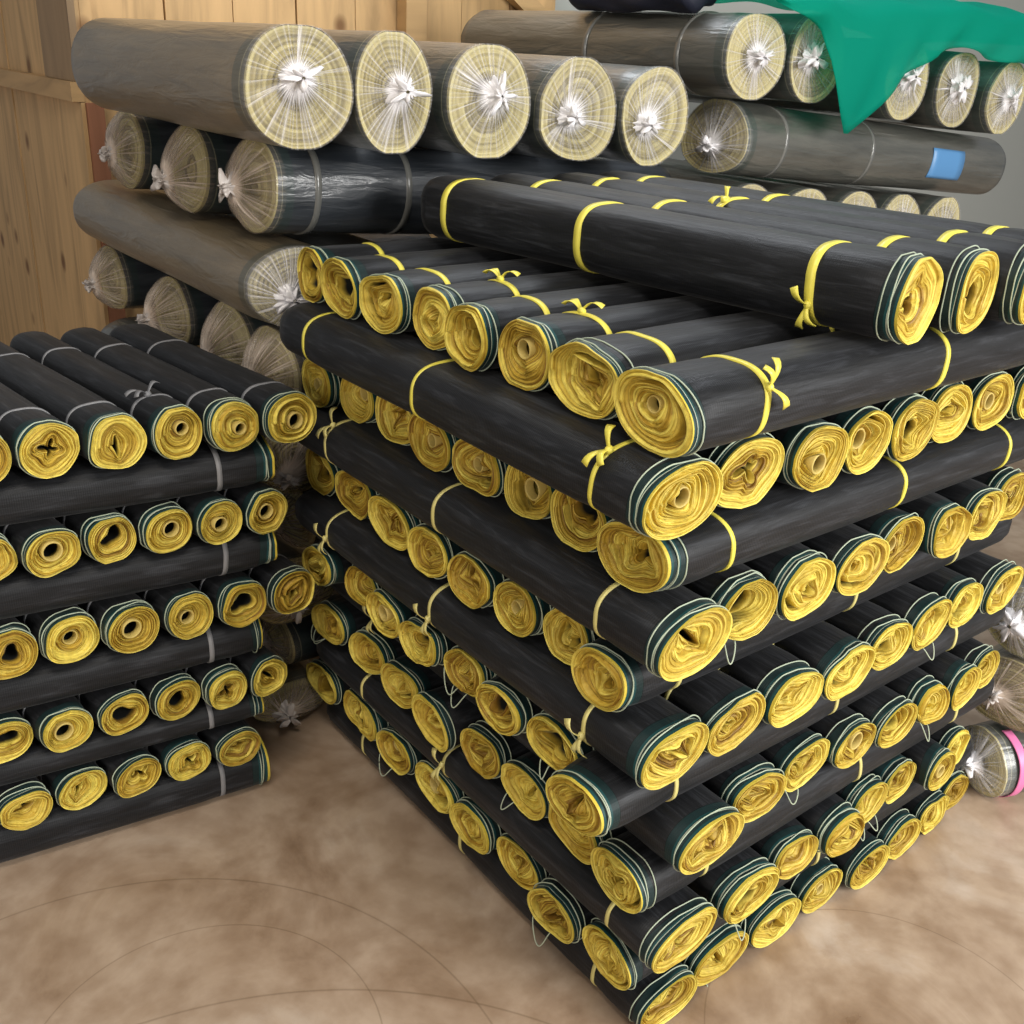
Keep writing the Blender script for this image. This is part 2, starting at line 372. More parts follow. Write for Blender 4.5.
def black_roll(P, axis, Lg, wb, hb, label, group, rs, we=None, he=None, dz=0., core='tube', windings=8, straps=(.12, .5, .88),
               gap=None, crumple=.05, coreoff=None, tilt=0., conc=.010, amp=.03, strap_mat=None, bow=None, loops=1, threads=2, flare=.035, coil=True, tail=None, strap_w=.010, hang=0):
    we = we or wb * 1.02; he = he or hb * 1.12
    root = thing('shade_net_roll', label, 'net roll', group, frame_matrix((P[0], P[1], P[2] - hb), axis))
    oe = Outline(rs, amp, 2.1, tilt); ob = Outline(rs, .012, 2.7)
    V, F, E, s = body_vf(oe, ob, we, he, wb, hb, Lg, dz, flare, rs, straps, hb, skew=rs.uniform(.002, .009))
    mesh_obj('net_body', V, F, M_NET, root, {'edge': E})
    if coil:
        if coreoff is None: coreoff = rs.uniform(-.16, .16, 2)
        V, F, ti, ne, ctr, dep, rt = coil_vf(rs, oe, we, he, hb + dz, windings, core, gap, conc, crumple, coreoff)
        mesh_obj('yellow_coiled_end', V, F, M_YEL, root, {'tint': ti[0], 'coil': ti[1], 'net': ne})
        if core == 'tube':
            ro = rt - .0005; ri = ro * .80; t = np.linspace(0, 2 * PI, 28, endpoint=False); x0 = dep - rs.uniform(.004, .012)
            prof = [(x0 + .016, ro), (x0 + .002, ro), (x0, (ro + ri) / 2), (x0 + .002, ri), (x0 + .016, ri)]
            V = np.concatenate([np.stack([np.full(28, a), ctr[0] + b * np.cos(t), ctr[1] + b * np.sin(t)], 1) for a, b in prof])
            mesh_obj('core_tube', V, grid_faces(5, 28, True, True), M_CORE, root)
        # loose edge threads that stand off the net near its selvage
        for q in range(threads):
            x = rs.uniform(.010, .016) + .015 * q
            kx = math.exp(-(x / flare) ** 2)
            r = clamp_r(clamp_r(oe.r(we, he), we, he) * kx + ob.r(wb, hb) * (1 - kx) + .0012, max(we, wb) + .0006, max(he, hb) + .0006)
            ph = rs.uniform(0, 6)
            sl = .0035 * np.maximum(0, np.sin(TH * rs.choice([2, 3]) + ph)) * rs.uniform(0, 1)
            sl = clamp_r(r + sl, max(we, wb) + .0006, max(he, hb) + .0006) - r
            p = np.stack([x + .004 * np.cos(TH - ph), (r + sl) * np.cos(TH), (r + sl) * np.sin(TH) + hb + dz * math.exp(-(x / .1) ** 2)], 1)
            V, F = tube_vf(p, .0011, 5, True)
            mesh_obj('edge_thread', V, F, M_THREAD, root)
    for q in range(hang):
        a0 = rs.uniform(-2.2, -.9); k0 = int((a0 % (2 * PI)) / (2 * PI) * NT) % NT; rr = clamp_r(oe.r(we, he), we, he)
        a_ = np.array([.004, rr[k0] * math.cos(TH[k0]), rr[k0] * math.sin(TH[k0]) + hb]); k1 = (k0 + rs.randint(5, 12)) % NT
        b_ = np.array([.004, rr[k1] * math.cos(TH[k1]), rr[k1] * math.sin(TH[k1]) + hb])
        t = np.linspace(0, 1, 22)[:, None]; sg = np.sin(PI * t)
        p = a_ * (1 - t) + b_ * t + np.array([-.016, 0, 0]) * sg ** .6 + np.array([0, rs.uniform(-.01, .01), -rs.uniform(.018, .04)]) * sg
        V, F = tube_vf(p, .0011, 5)
        mesh_obj('loose_thread', V, F, M_THREAD, root)
    for q, x in enumerate(straps):
        r = clamp_r(ob.r(wb, hb) * (1 - .03) + .0012, wb + .0002, hb + .0002)
        skw = rs.uniform(-.008, .008); ph = rs.uniform(0, 6)
        c = np.stack([x + skw * np.cos(TH - ph), r * np.cos(TH), r * np.sin(TH) + hb + dz * math.exp(-(x / .10) ** 2)], 1)
        hw = strap_w / 2; nrm = np.stack([np.zeros(NT), np.cos(TH), np.sin(TH)], 1)
        rows = [c + [-hw, 0, 0] - .002 * nrm, c + [-hw, 0, 0] + .0008 * nrm, c + [hw, 0, 0] + .0008 * nrm, c + [hw, 0, 0] - .002 * nrm]
        parts = [(np.concatenate(rows), grid_faces(4, NT, True))]
        if bow and q in bow:
            a = bow[q]; k = int(a / (2 * PI) * NT) % NT; b0 = c[k] + nrm[k] * .003; tg = np.array([0, -math.sin(a), math.cos(a)])
            parts.append((*tube_vf([b0 - tg * .006, b0, b0 + tg * .006], [.004, .006, .004], 8),))
            for sgn, ln, xx in ((1, .030, .016), (-1, .034, .010), (-1, .026, -.014)):
                t = np.linspace(0, 1, 7)[:, None]
                p = b0 + tg * sgn * ln * t + nrm[k] * (.014 * np.sin(PI * t * .8)) + np.array([xx, 0, 0]) * t ** 1.3
                parts.append(ribbon_vf(p, (1, 0, 0), .005 + .007 * t[:, 0]))
        V, F = merge(parts)
        mesh_obj('tie_strap', V, F, strap_mat or M_STRAP, root)
    return root

def wrapped_roll(P, axis, Lg, w, h, label, group, rs, kind='grey', bulge=.012, knot=(0, 0), dense=.5, tapes=(), amp=.02, extra=None, name='wrapped_net_roll', warm=False):
    root = thing(name, label, 'net roll', group, frame_matrix((P[0], P[1], P[2] - h), axis))
    oe = Outline(rs, amp, 2.05); ob = Outline(rs, .012, 2.2)
    V, F, E, s = body_vf(oe, ob, w, h, w, h, Lg, 0, .04, rs, (), h)
    mesh_obj('net_body', V, F, M_WR[kind], root, {'edge': E})
    # coiled net face under the film
    nw = 9; V, F, ti, ne, ctr, dep, rt = coil_vf(rs, oe, w * .99, h * .99, h, nw, 'tight', None, .004, .015, (0, 0), .001)
    V[:, 0] += .002
    mesh_obj('olive_coiled_end', V, F, M_OLV, root, {'tint': ti[0]})
    # pleated film drawn to a knot
    nt = 360; th = np.linspace(0, 2 * PI, nt, endpoint=False); u = np.concatenate([np.linspace(-.06, 0, 3), np.linspace(.03, 1, 22)])[:, None]
    ro = clamp_r(oe.r(w, h), w, h); re = np.interp(th, np.append(TH, 2 * PI), np.append(ro, ro[0]))[None] + .001
    pl = np.zeros(nt)
    for f_, a_ in ((23, .4), (37, .6), (53, .6), (71, .6), (97, .45)):
        pl += a_ * np.sin(f_ * th + rs.uniform(0, 6) + 1.2 * np.sin(2 * th + rs.uniform(0, 6)))
    pl = pl / 1.4
    up = np.clip(u, 0, 1)
    ky, kz = knot[0] * w, knot[1] * h
    R = re * (1 - up) + .010 * up
    x = -.002 - bulge * np.sin(up * PI * .62) - .014 * up ** 5 + pl[None] * .0045 * np.sin(PI * np.minimum(up * 1.1, 1)) ** .7
    x = np.where(u < 0, -u * .35, x)
    V = np.stack([x + 0 * re, R * np.cos(th) + ky * up ** 1.1, R * np.sin(th) + kz * up ** 1.1 + h], -1)
    sharp = np.clip((pl - .15) * 1.6, 0, 1)[None]
    fan = np.zeros(nt)
    for q in range(7):
        a_ = rs.uniform(0, 2 * PI); fan += rs.uniform(.4, 1) * np.exp(-(np.angle(np.exp(1j * (th - a_))) / rs.uniform(.05, .16)) ** 2)
    fan = np.clip(fan, 0, 1.2)[None]
    op = .03 + dense * .16 + sharp * (.16 + .5 * up) * (.45 + dense) + fan * (.4 + .4 * sharp) * np.clip(up * 1.5 + .1, 0, 1) + 1.2 * np.clip((up - .70 - .1 * pl[None]) / .22, 0, 1)
    op = np.clip(op * np.clip(1 + u * 14, 0, 1), 0, .97)
    nr = len(u)
    mesh_obj('gathered_film', V.reshape(-1, 3), grid_faces(nr, nt, True, True), M_FILMW if warm else M_FILM, root, {'pleat': op.ravel()})
    # knot tuft
    xk = -.002 - bulge * math.sin(PI * .62) - .014; n = 60; t = np.linspace(0, 2 * PI, n, endpoint=False); rows = []
    pp = rs.uniform(0, 6, 6); sx, sy, sz = 1, rs.uniform(.7, 1.5), rs.uniform(.7, 1.5)
    ks = .72 if warm else 1.
    for xx, rr, am in ((.010, .022, .2), (.003, .017, .25), (-.003, .010, .2), (-.008, .0125, .3), (-.014, .017, .45), (-.018, .016, .55), (-.019, .010, .5), (-.016, .003, 0)):
        q = ks * rr * (1 + am * np.sin(3 * t + pp[0]) + am * .8 * np.sin(5 * t + pp[1] + 60 * xx) + am * .6 * np.sin(8 * t + pp[2]) + am * .5 * np.sin(13 * t + pp[3] + 90 * xx))
        rows.append(np.stack([np.full(n, xk + xx) + am * .007 * np.sin(4 * t + pp[4]) + am * .004 * np.sin(9 * t + pp[5]), ky + sy * q * np.cos(t), kz + h + sz * q * np.sin(t)], 1))
    V = np.concatenate(rows); mesh_obj('film_knot', V, grid_faces(len(rows), n, True, True), M_KNOTW if warm else M_KNOT, root)
    for x in tapes:
        r = ob.r(w, h) * 1.0 + .0004; hw = .007
        c = np.stack([np.full(NT, x), r * np.cos(TH), r * np.sin(TH) + h], 1); nrm = np.stack([np.zeros(NT), np.cos(TH), np.sin(TH)], 1)
        rows = [c + [-hw, 0, 0] - .002 * nrm, c + [-hw, 0, 0] + .001 * nrm, c + [hw, 0, 0] + .001 * nrm, c + [hw, 0, 0] - .002 * nrm]
        mesh_obj('clear_tape_band', np.concatenate(rows), grid_faces(4, NT, True), M_TAPE, root)
    if extra:
        for (nm, mat, x0, x1, a0, a1) in extra:
            k = np.arange(int(a0 / (2 * PI) * NT), int(a1 / (2 * PI) * NT) + 1)
            rr = ob.r(w, h); cols = []
            for xx in np.linspace(x0, x1, 6):
                lim = k
                r = rr[lim % NT] * (1 + .012 * np.sin(3 * TH[lim % NT] + 9 * xx)) + .004
                cols.append(np.stack([np.full(len(lim), xx), r * np.cos(TH[lim % NT]), r * np.sin(TH[lim % NT]) + h], 1))
            V = np.concatenate(cols); o = mesh_obj(nm, V, grid_faces(6, len(k), False), mat, root)
            sd = o.modifiers.new('thick', 'SOLIDIFY'); sd.thickness = .0015
    return root

# ------------------------------------------------------------------ the setting
def struct(name, V, F, mat, smooth=False):
    o = mesh_obj(name, V, F, mat, None, None, smooth); o['kind'] = 'structure'; return o

M_WOOD = mat_wood('pine_board', (.56, .36, .17), (.17, .08, .03))
M_WOODL = mat_wood('pine_plank_flat', (.50, .32, .15), (.15, .07, .03), False)
M_POST = mat_wood('rough_post', (.30, .20, .11), (.12, .07, .04))
M_REDW = mat_wood('reddish_post', (.30, .13, .07), (.1, .04, .02))
M_WALLG = plain('grey_painted_wall', (.42, .43, .40), .7, .3)

struct('floor', *box_vf(-5, 8, -6, 7, -.06, 0), mat_floor())
# wooden left wall: tongue boards seen side-on, with a flat rail and posts
struct('wall_left', *box_vf(.055, .085, 2.33, 6, 0, 2.6), M_WOOD)
parts = []
for i in range(9):
    y0 = 2.33 + i * .37
    parts.append(box_vf(.042 + .003 * (i % 2), .056, y0 + .002, y0 + .367, 0, 2.55))
struct('wall_left_cladding', *merge(parts), M_WOOD)
struct('trim_1', *box_vf(.008, .041, 2.325, 6, 1.24, 1.29), M_WOODL)
struct('trim_2', *box_vf(.022, .041, 2.325, 2.60, 1.291, 2.55), M_POST)
struct('trim_3', *box_vf(.042, .088, 2.315, 2.3285, 0, 1.238), M_REDW)
struct('trim_6', *box_vf(.030, .041, 2.325, 2.54, 0, 1.238), M_WOOD)
# wooden back wall, grey wall further along
parts = [box_vf(.088, 1.71, 2.37, 2.45, 0, 2.6)]
for i in range(8):
    x0 = .09 + i * .2025
    parts.append(box_vf(x0 + .002, x0 + .2, 2.352 - .004 * (i % 2), 2.372, 0, 2.58))
struct('wall_back', *merge(parts), M_WOOD)
struct('trim_4', *box_vf(1.05, 1.127, 2.29, 2.345, 0, 2.5), M_WOODL)
V, F = box_vf(-.03, .03, -.02, .02, -.3, .3); a = 1.0
V = np.stack([V[:, 0] * math.cos(a) - V[:, 2] * math.sin(a), V[:, 1], V[:, 0] * math.sin(a) + V[:, 2] * math.cos(a)], 1) + [1.55, 2.32, 1.575]
struct('trim_5', V, F, M_WOODL)
struct('wall_right', *box_vf(1.71, 8, 2.42, 2.5, 0, 2.6), M_WALLG)

# ------------------------------------------------------------------ tall crib stack: twelve crossed layers of eight rolls
MAIN_Z = [1.031, .922, .829, .728, .638, .545, .462, .383, .294, .21, .127, .044]
OV = [.001, -.022, .001, .006, .010, .011, .030, .026, .004, .038, .004, .02]
MAIN = {
1: [(.075, 1.031), (.225, 1.022), (.36, 1.022), (.48, 1.046), (.588, 1.038), (.715, 1.035), (.87, 1.025), (.975, 1.047)],
2: [(.011, .929), (.156, .915), (.300, .905), (.41, .924), (.528, .926), (.653, .930), (.785, .922), (.91, .92)],
3: [(.08, .82), (.219, .824), (.327, .836), (.449, .838), (.582, .832), (.702, .831), (.845, .826), (.955, .832)],
4: [(.028, .731), (.168, .717), (.277, .742), (.425, .716), (.548, .732), (.659, .734), (.784, .728), (.902, .713)],
5: [(.095, .615), (.209, .635), (.312, .654), (.423, .655), (.547, .647), (.682, .647), (.84, .623), (.965, .62)],
6: [(.025, .555), (.16, .539), (.278, .565), (.425, .545), (.545, .55), (.68, .52), (.79, .534), (.915, .517)],
7: [(.066, .437), (.19, .466), (.311, .455), (.424, .47), (.55, .466), (.662, .468), (.785, .454), (.904, .475)],
8: [(.097, .377), (.24, .377), (.37, .367), (.48, .384), (.595, .391), (.712, .375), (.81, .395), (.905, .40)],
9: [(.044, .286), (.161, .288), (.284, .315), (.405, .312), (.53, .315), (.66, .28), (.795, .282), (.945, .265)],
10: [(.066, .211), (.228, .182), (.357, .19), (.471, .209), (.579, .215), (.68, .206), (.779, .222), (.868, .235)],
11: [(.051, .128), (.168, .14), (.299, .12), (.411, .14), (.546, .130), (.675, .115), (.83, .105), (.98, .105)],
12: [(.083, .058), (.217, .053), (.365, .055), (.495, .045), (.62, .040), (.75, .04), (.86, .04), (.965, .04)],
}
CORES = {(1, 0): 'tube', (1, 1): 'slit', (1, 2): 'tube', (1, 3): 'open', (1, 6): 'open', (1, 7): 'open', (2, 0): 'tube', (2, 1): 'star', (2, 2): 'tube', (2, 3): 'tube', (2, 4): 'open', (2, 5): 'slit', (2, 6): 'tube',
         (3, 0): 'star', (3, 1): 'open', (3, 2): 'tube', (3, 3): 'tube', (3, 4): 'tube', (3, 5): 'slit', (3, 6): 'tube', (4, 0): 'slit', (4, 1): 'open', (4, 2): 'tight', (4, 3): 'tight', (4, 4): 'tube', (4, 5): 'slit',
         (5, 0): 'tight', (5, 1): 'tight', (5, 3): 'slit', (6, 0): 'slit', (6, 1): 'tight', (6, 2): 'slit', (6, 3): 'tight', (6, 4): 'open', (6, 5): 'slit', (7, 0): 'slit', (7, 1): 'open', (7, 2): 'open', (7, 3): 'slit',
         (8, 0): 'slit', (8, 1): 'slit', (8, 2): 'star', (9, 0): 'star', (9, 1): 'star', (9, 2): 'slit', (10, 0): 'slit', (10, 1): 'open', (11, 0): 'slit', (11, 1): 'slit', (12, 0): 'open'}
GAPS = {(3, 2): (.62, .2, 1.0, 2.2), (5, 0): None, (7, 2): (.75, .16, 3.0, .9), (9, 0): (.3, .09, 3.9, 1.1), (11, 0): (.17, .05, 2.2, 1.6), (4, 1): (.75, .25, 5.5, 1.2), (3, 3): (.5, .15, 3.6, 1.3)}
bounds = [(MAIN_Z[i] + MAIN_Z[i + 1]) / 2 for i in range(11)] + [0.0]
tops = [MAIN_Z[0] + .048] + bounds[:-1]
for k in range(1, 13):
    row = MAIN[k]; lat = [p[0] for p in row]
    mids = [(lat[i] + lat[i + 1]) / 2 for i in range(7)]
    lo = [2 * lat[0] - mids[0]] + mids; hi = mids + [2 * lat[7] - mids[6]]
    zc = (tops[k - 1] + bounds[k - 1]) / 2; hb = (tops[k - 1] - bounds[k - 1]) / 2 * .962
    for i in range(8):
        rs = np.random.RandomState(1000 * k + i)
        l0, h0 = max(lo[i], lat[i] - .075), min(hi[i], lat[i] + .075)
        c = (l0 + h0) / 2; wb = min(.070, (h0 - l0) / 2 * .965)
        dz = max(-.018, min(.018, row[i][1] - zc))
        out = OV[k - 1] + rs.uniform(-.018, .014) + (.010 if i == 0 else 0)
        he = hb; we = wb; dz = 0
        if (k, i) == (7, 0): out = .088
        if (k, i) == (5, 0): out = .035
        if (k, i) == (1, 0): out = .006
        if (k, i) == (2, 0): out = -.018
        odd = k % 2 == 1
        core = CORES.get((k, i)) or str(rs.choice(['tube', 'slit', 'open', 'tight', 'star']))
        face = 'left-face' if odd else 'right-face'
        lab = f"{CORE_WORD[core]} black net roll, {ORD[i]} from front corner in tall stack's {ORD[(k - 1) // 2]} {face} row down"
        P = (-out, c, zc) if odd else (c, -out, zc)
        ax = (1, 0, 0) if odd else (0, 1, 0)
        st = (.115 + rs.uniform(-.02, .03), .50 + rs.uniform(-.06, .06), .86 + rs.uniform(-.03, .05))
        if (k, i) == (1, 0): st = (.14, .56, .88)
        if (k, i) in ((2, 0), (4, 0), (6, 0)): st = (.105 if k == 2 else .125, .52, .88)
        bow = None
        if (k, i) == (1, 0): bow = {0: 5.9 - PI}
        elif i == 0: bow = {2: {0: .85}, 4: {2: .7}, 6: {0: -.25, 1: -.25, 2: -.1}, 10: {1: .1}, 8: {2: -.1}}.get(k)
        elif k == 1 and i in (2, 4): bow = {0: 1.5}
        black_roll(P, ax, 1.0 + out, wb, hb, lab, f"black net rolls showing {face} ends in the tall stack", rs, we=we, he=he, dz=dz, core=core,
                   windings=int(rs.choice([7, 8, 9, 10, 11])), straps=st, gap=GAPS.get((k, i)) or ((rs.uniform(.3, .7), .07, rs.uniform(0, 6), 1.2) if rs.uniform() < .3 else None),
                   crumple=rs.uniform(.04, .14), tilt=rs.uniform(-.3, .3) if k < 12 else 0, conc=rs.uniform(.006, .026), amp=.035 if i else .02,
                   bow=bow, threads=2 if rs.uniform() < .6 else 1, hang={(7, 3): 2, (9, 2): 1, (9, 7): 2, (11, 1): 1, (8, 2): 1, (10, 1): 1, (10, 4): 2, (12, 1): 1, (4, 1): 1, (6, 5): 1, (7, 1): 1, (11, 5): 1, (8, 5): 1}.get((k, i), 0), strap_mat=M_STRAP if k < 4 else M_STRAPP, strap_w=.007 if k > 1 else .010)

# ------------------------------------------------------------------ rolls lying on top of the tall stack
yaw = math.atan2(.125, .98); AX = (-math.sin(yaw), math.cos(yaw), 0)
TOPS = [(.418, -.005, 'star', .065, .060), (.562, -.01, 'open', .064, .060), (.702, -.03, 'slit', .064, .060), (.842, -.02, 'tube', .064, .060)]
for i, (x, y, core, w, h) in enumerate(TOPS):
    rs = np.random.RandomState(500 + i)
    lab = ["black net roll with large yellow bow tie, front one lying on top of tall stack", "hollow-cored black net roll lying second from front on top of tall stack",
           "slit-cored black net roll third from front on top of tall stack, cut by photo edge", "black net roll farthest back on top of tall stack, its end outside the photo"][i]
    black_roll((x, y, 1.0815 + h), AX, .98, w, h, lab, 'black net rolls lying on top of the tall stack', rs, we=w * .98, he=h * 1.0, core=core, windings=6 + i % 2,
               straps=(.135, .57, .91) if i == 0 else (.14, .56, .86), bow={0: -.35} if i == 0 else ({1: 1.2} if i == 2 else None), crumple=.06, tilt=.3, conc=.012, threads=2, strap_w=.014)

# ------------------------------------------------------------------ low stack on the left
a = math.radians(7); O = np.array([-.19, .86, 0]); UX = np.array([-math.cos(a), math.sin(a), 0]); UY = np.array([math.sin(a) * -1 * -1, math.cos(a), 0])
UY = np.array([math.sin(a), math.cos(a), 0]); AXL = (-.12, .993, 0)
LOWZ = [.808, .712, .632, .548, .455, .366, .276, .205, .145, .05]
LOW = {1: [-.08, .03, .115, .22, .325, .425], 3: [-.028, .06, .15, .247, .34, .44], 5: [-.07, .03, .128, .228, .332, .43], 7: [-.013, .07, .162, .26, .36, .46], 9: [.056, .156, .25, .348, .447]}
LOWCORE = {(1, 0): 'tube', (1, 1): 'tube', (1, 2): 'tube', (1, 3): 'slit', (1, 4): 'star', (3, 0): 'tube', (3, 1): 'tube', (3, 2): 'tube', (3, 3): 'open', (3, 4): 'tube', (5, 0): 'slit', (5, 1): 'open', (5, 2): 'tube', (5, 3): 'tube', (5, 4): 'tube', (5, 5): 'open'}
lb = [(LOWZ[i] + LOWZ[i + 1]) / 2 for i in range(9)] + [0]; lt = [LOWZ[0] + .046] + lb[:-1]
for k in range(1, 11):
    zc = (lt[k - 1] + lb[k - 1]) / 2; hb = (lt[k - 1] - lb[k - 1]) / 2 * .962
    if k % 2:
        lat = LOW[k]; n = len(lat); mids = [(lat[j] + lat[j + 1]) / 2 for j in range(n - 1)]
        lo = [2 * lat[0] - mids[0]] + mids; hi = mids + [2 * lat[-1] - mids[-1]]
        for j in range(n):
            rs = np.random.RandomState(3000 + 50 * k + j)
            c = (lo[j] + hi[j]) / 2; wb = (hi[j] - lo[j]) / 2 * .962 * .952
            core = LOWCORE.get((k, j)) or str(rs.choice(['tube', 'slit', 'open', 'star']))
            off = .012 + rs.uniform(-.006, .01)
            P = O + UX * c - UY * off
            he = hb
            black_roll((P[0], P[1], zc), AXL, .62, wb, hb, f"{CORE_WORD[core]} black net roll, {ORD[j]} from the right in low stack's {ORD[(k - 1) // 2]} yellow-end row down",
                       'black net rolls showing yellow ends in the low stack', rs, we=wb, he=he, core=core, windings=int(rs.choice([6, 7, 8])), straps=(.09, .45), strap_mat=M_STRAPG,
                       crumple=rs.uniform(.02, .06), tilt=rs.uniform(-.2, .2), threads=1 if rs.uniform() < .7 else 2, conc=.007, amp=.025, strap_w=.006,
                       bow={0: 1.4} if k == 1 and j == 2 else None)
    else:
        u0 = {2: -.045, 4: -.042, 6: -.006, 8: 0., 10: -.006}[k]; rs = np.random.RandomState(3900 + k)
        P = O + UX * u0 + UY * .058
        black_roll((P[0], P[1], zc), tuple(UX), 1.0, .06, hb, f"black net roll lying lengthwise along the low stack's front, {ORD[k // 2 - 1]} such layer from the top",
                   'black net rolls lying lengthwise in the low stack', rs, we=.06, he=hb, core='tube', straps=(.10, .52), strap_mat=M_STRAPG, threads=1, strap_w=.009)

# ------------------------------------------------------------------ film-wrapped rolls behind
def wrap(P, ax, Lg, w, h, label, group, seed, **kw):
    return wrapped_roll(P, ax, Lg, w, h, label, group, np.random.RandomState(seed), **kw)
Y = (0, 1, 0); G = 'film-wrapped rolls in the top row of the rear left stack'
for i, (x, z, kn, kd, w) in enumerate([(-.02, 1.354, (.12, .18), 'beige', .103), (.168, 1.345, (-.05, .05), 'grey', .080), (.385, 1.333, (.0, .12), 'grey', .10), (.617, 1.319, (.42, -.1), 'grey', .102), (.842, 1.309, (.48, -.15), 'grey', .10)]):
    wrap((x, .95, z - (.004 if i == 0 else 0)), Y, .93 if i == 0 else 1.12, w, .098 if i == 0 else .1025, ["dusty beige film-wrapped net roll with white central knot, leftmost of rear top row", "film-wrapped net roll with white cross-shaped pleats, second from wooden wall in rear top row",
         "film-wrapped net roll with knot just above centre, third from wooden wall in rear top row", "film-wrapped net roll with off-centre knot, fourth from wooden wall in rear top row",
         "film-wrapped net roll beside the crosswise roll, fifth from wooden wall in rear top row"][i], G, 100 + i, kind=kd, bulge=.006, knot=kn, dense=.45, tapes=(.3,) if i == 1 else ())
dn = (1, 0, -.058)
wrap((.0, 1.21, 1.159), dn, 1.1, .10, .091, "long dark glossy film-wrapped roll lying crosswise under the rear top row", None, 111, kind='blue', warm=True, bulge=.035, knot=(0, -.05), dense=.75, tapes=(.09, .30))
wrap((-.01, 1.51, 1.158), dn, 1.1, .10, .091, "film-wrapped roll with twisted pale film end, second behind the dark glossy crosswise roll", None, 112, kind='blue', warm=True, bulge=.04, knot=(.1, -.3), dense=.85)
wrap((.0, 1.92, 1.157), dn, 1.1, .105, .091, "film-wrapped roll end nearest the wooden post, under the beige roll", None, 113, kind='blue', warm=True, bulge=.04, knot=(-.3, -.1), dense=.85)
wrap((.045, 1.1, .974), Y, 1.1, .11, .081, "grey film-wrapped roll slanting to the post above four end-on wrapped rolls", None, 114, kind='beige', bulge=.03, knot=(.4, -.1), dense=1.3)
wrap((.26, 1.12, .964), Y, 1.0, .10, .066, "film-wrapped roll end peeking between dark crosswise roll and tall stack's top corner", None, 115, kind='grey', bulge=.02, dense=.7)
for i, (y, z, x) in enumerate([(1.145, .803, .0), (1.38, .803, .01), (1.70, .803, .0), (2.13, .803, .0)]):
    wrap((x, y, z), (1, 0, 0), 1.0, .110, .086, ["film-wrapped roll end nearest the tall stack in lower rear row", "film-wrapped roll with pale end, second from tall stack in lower rear row",
         "broad film-wrapped roll end, third from tall stack in lower rear row", "film-wrapped roll end next to wooden wall in lower rear row"][i], 'film-wrapped rolls end-on just behind the low stack', 120 + i, kind='blue', warm=True, bulge=.045, knot=((0, -.3), (.1, -.35), (.1, -.2), (-.2, -.1))[i], dense=1.05)
wrap((.02, 1.09, .624), Y, 1.0, .10, .082, "pinkish film-pleated roll end in gap between stacks, topmost of the gap", None, 130, kind='grey', warm=True, bulge=.03, knot=(.5, -.3), dense=.9)
wrap((.03, 1.15, .467), (1, 0, 0), .95, .10, .074, "film-wrapped roll end second from top in gap between low and tall stacks", None, 131, kind='blue', warm=True, bulge=.03, knot=(.1, -.2), dense=.8)
wrap((.0, 1.09, .310), Y, 1.0, .10, .078, "film-wrapped roll end with fine pleats, third from top in gap between stacks", None, 132, kind='grey', warm=True, bulge=.03, knot=(.2, -.2), dense=.85)
wrap((-.02, 1.16, .164), (1, 0, 0), .95, .09, .064, "dark film-wrapped roll just above the lowest roll in gap between stacks", None, 133, kind='blue', warm=True, bulge=.02, dense=.6)
wrap((-.03, 1.06, .049), Y, 1.0, .10, .048, "lowest film-wrapped roll on floor in gap, with bright white knot", None, 134, kind='beige', warm=True, bulge=.035, knot=(.4, .1), dense=.9)

# rear right stack
G2 = 'film-wrapped rolls in the top row of the rear right stack'
B1 = [(1.212, 1.441, 'grey', (.15, .0)), (1.45, 1.445, 'grey', (.5, 0)), (1.72, 1.415, 'grey', (.1, -.1)), (1.862, 1.405, 'grey', (.2, .1)), (2.131, 1.386, 'grey', (.3, .05)), (2.42, 1.366, 'grey', (.1, 0))]
LB1 = ["long grey film-wrapped roll under dark cloth, first in top row of rear right stack", "film-wrapped roll half covered by hanging green net's left edge", None,
       "film-wrapped roll whose end shows below right slope of hanging green net", "film-wrapped roll right of green net with fan-shaped pleats", "rightmost film-wrapped roll in rear right top row, at photo edge"]
for i, (x, z, kd, kn) in enumerate(B1):
    if LB1[i] is None: continue
    w = .106 if i != 3 else .10
    wrap((x, 1.0, z), Y, 1.08, w, .095 if i == 0 else .103, LB1[i], G2, 140 + i, kind=kd, bulge=.006, knot=kn, dense=.5, tapes=(.16, .5) if i == 0 else ())
blue = plain('blue_paper_label', (.09, .25, .5), .4); pink = plain('pink_strap', (.75, .2, .42), .4)
wrap((1.225, 1.12, 1.2515), (1, 0, -.075), 1.32, .11, .090, "crosswise film-wrapped roll with blue label below hanging green net", None, 150, kind='grey', bulge=.012, knot=(-.1, -.25), dense=.6, tapes=(.16, .55), extra=[('blue_label', blue, .86, 1.04, .88 * PI + .1, 1.14 * PI)])
for i, (x, z) in enumerate([(1.27, 1.048), (1.50, 1.031), (1.735, 1.014), (1.965, .997), (2.20, .979)]):
    wrap((x, 1.0, z), Y, 1.1, .106, .10, f"film-wrapped roll, {ORD[i]} from the left in row peeking over tall stack's top rolls", 'film-wrapped rolls peeking over the tall stack', 160 + i, kind='grey', bulge=.008, knot=(.1, -.1), dense=.5)
for i in range(5):
    wrap((1.18 + .05 * (i % 2), 1.16, .083 + i * .166 if i < 4 else .848), (1, 0, -.07) if i == 4 else (1, 0, 0), 1.15, .11, .082 if i < 4 else .086, "film-wrapped roll low in rear right stack, hidden behind the tall stack", 'film-wrapped rolls hidden low in the rear right stack', 180 + i, kind='grey')
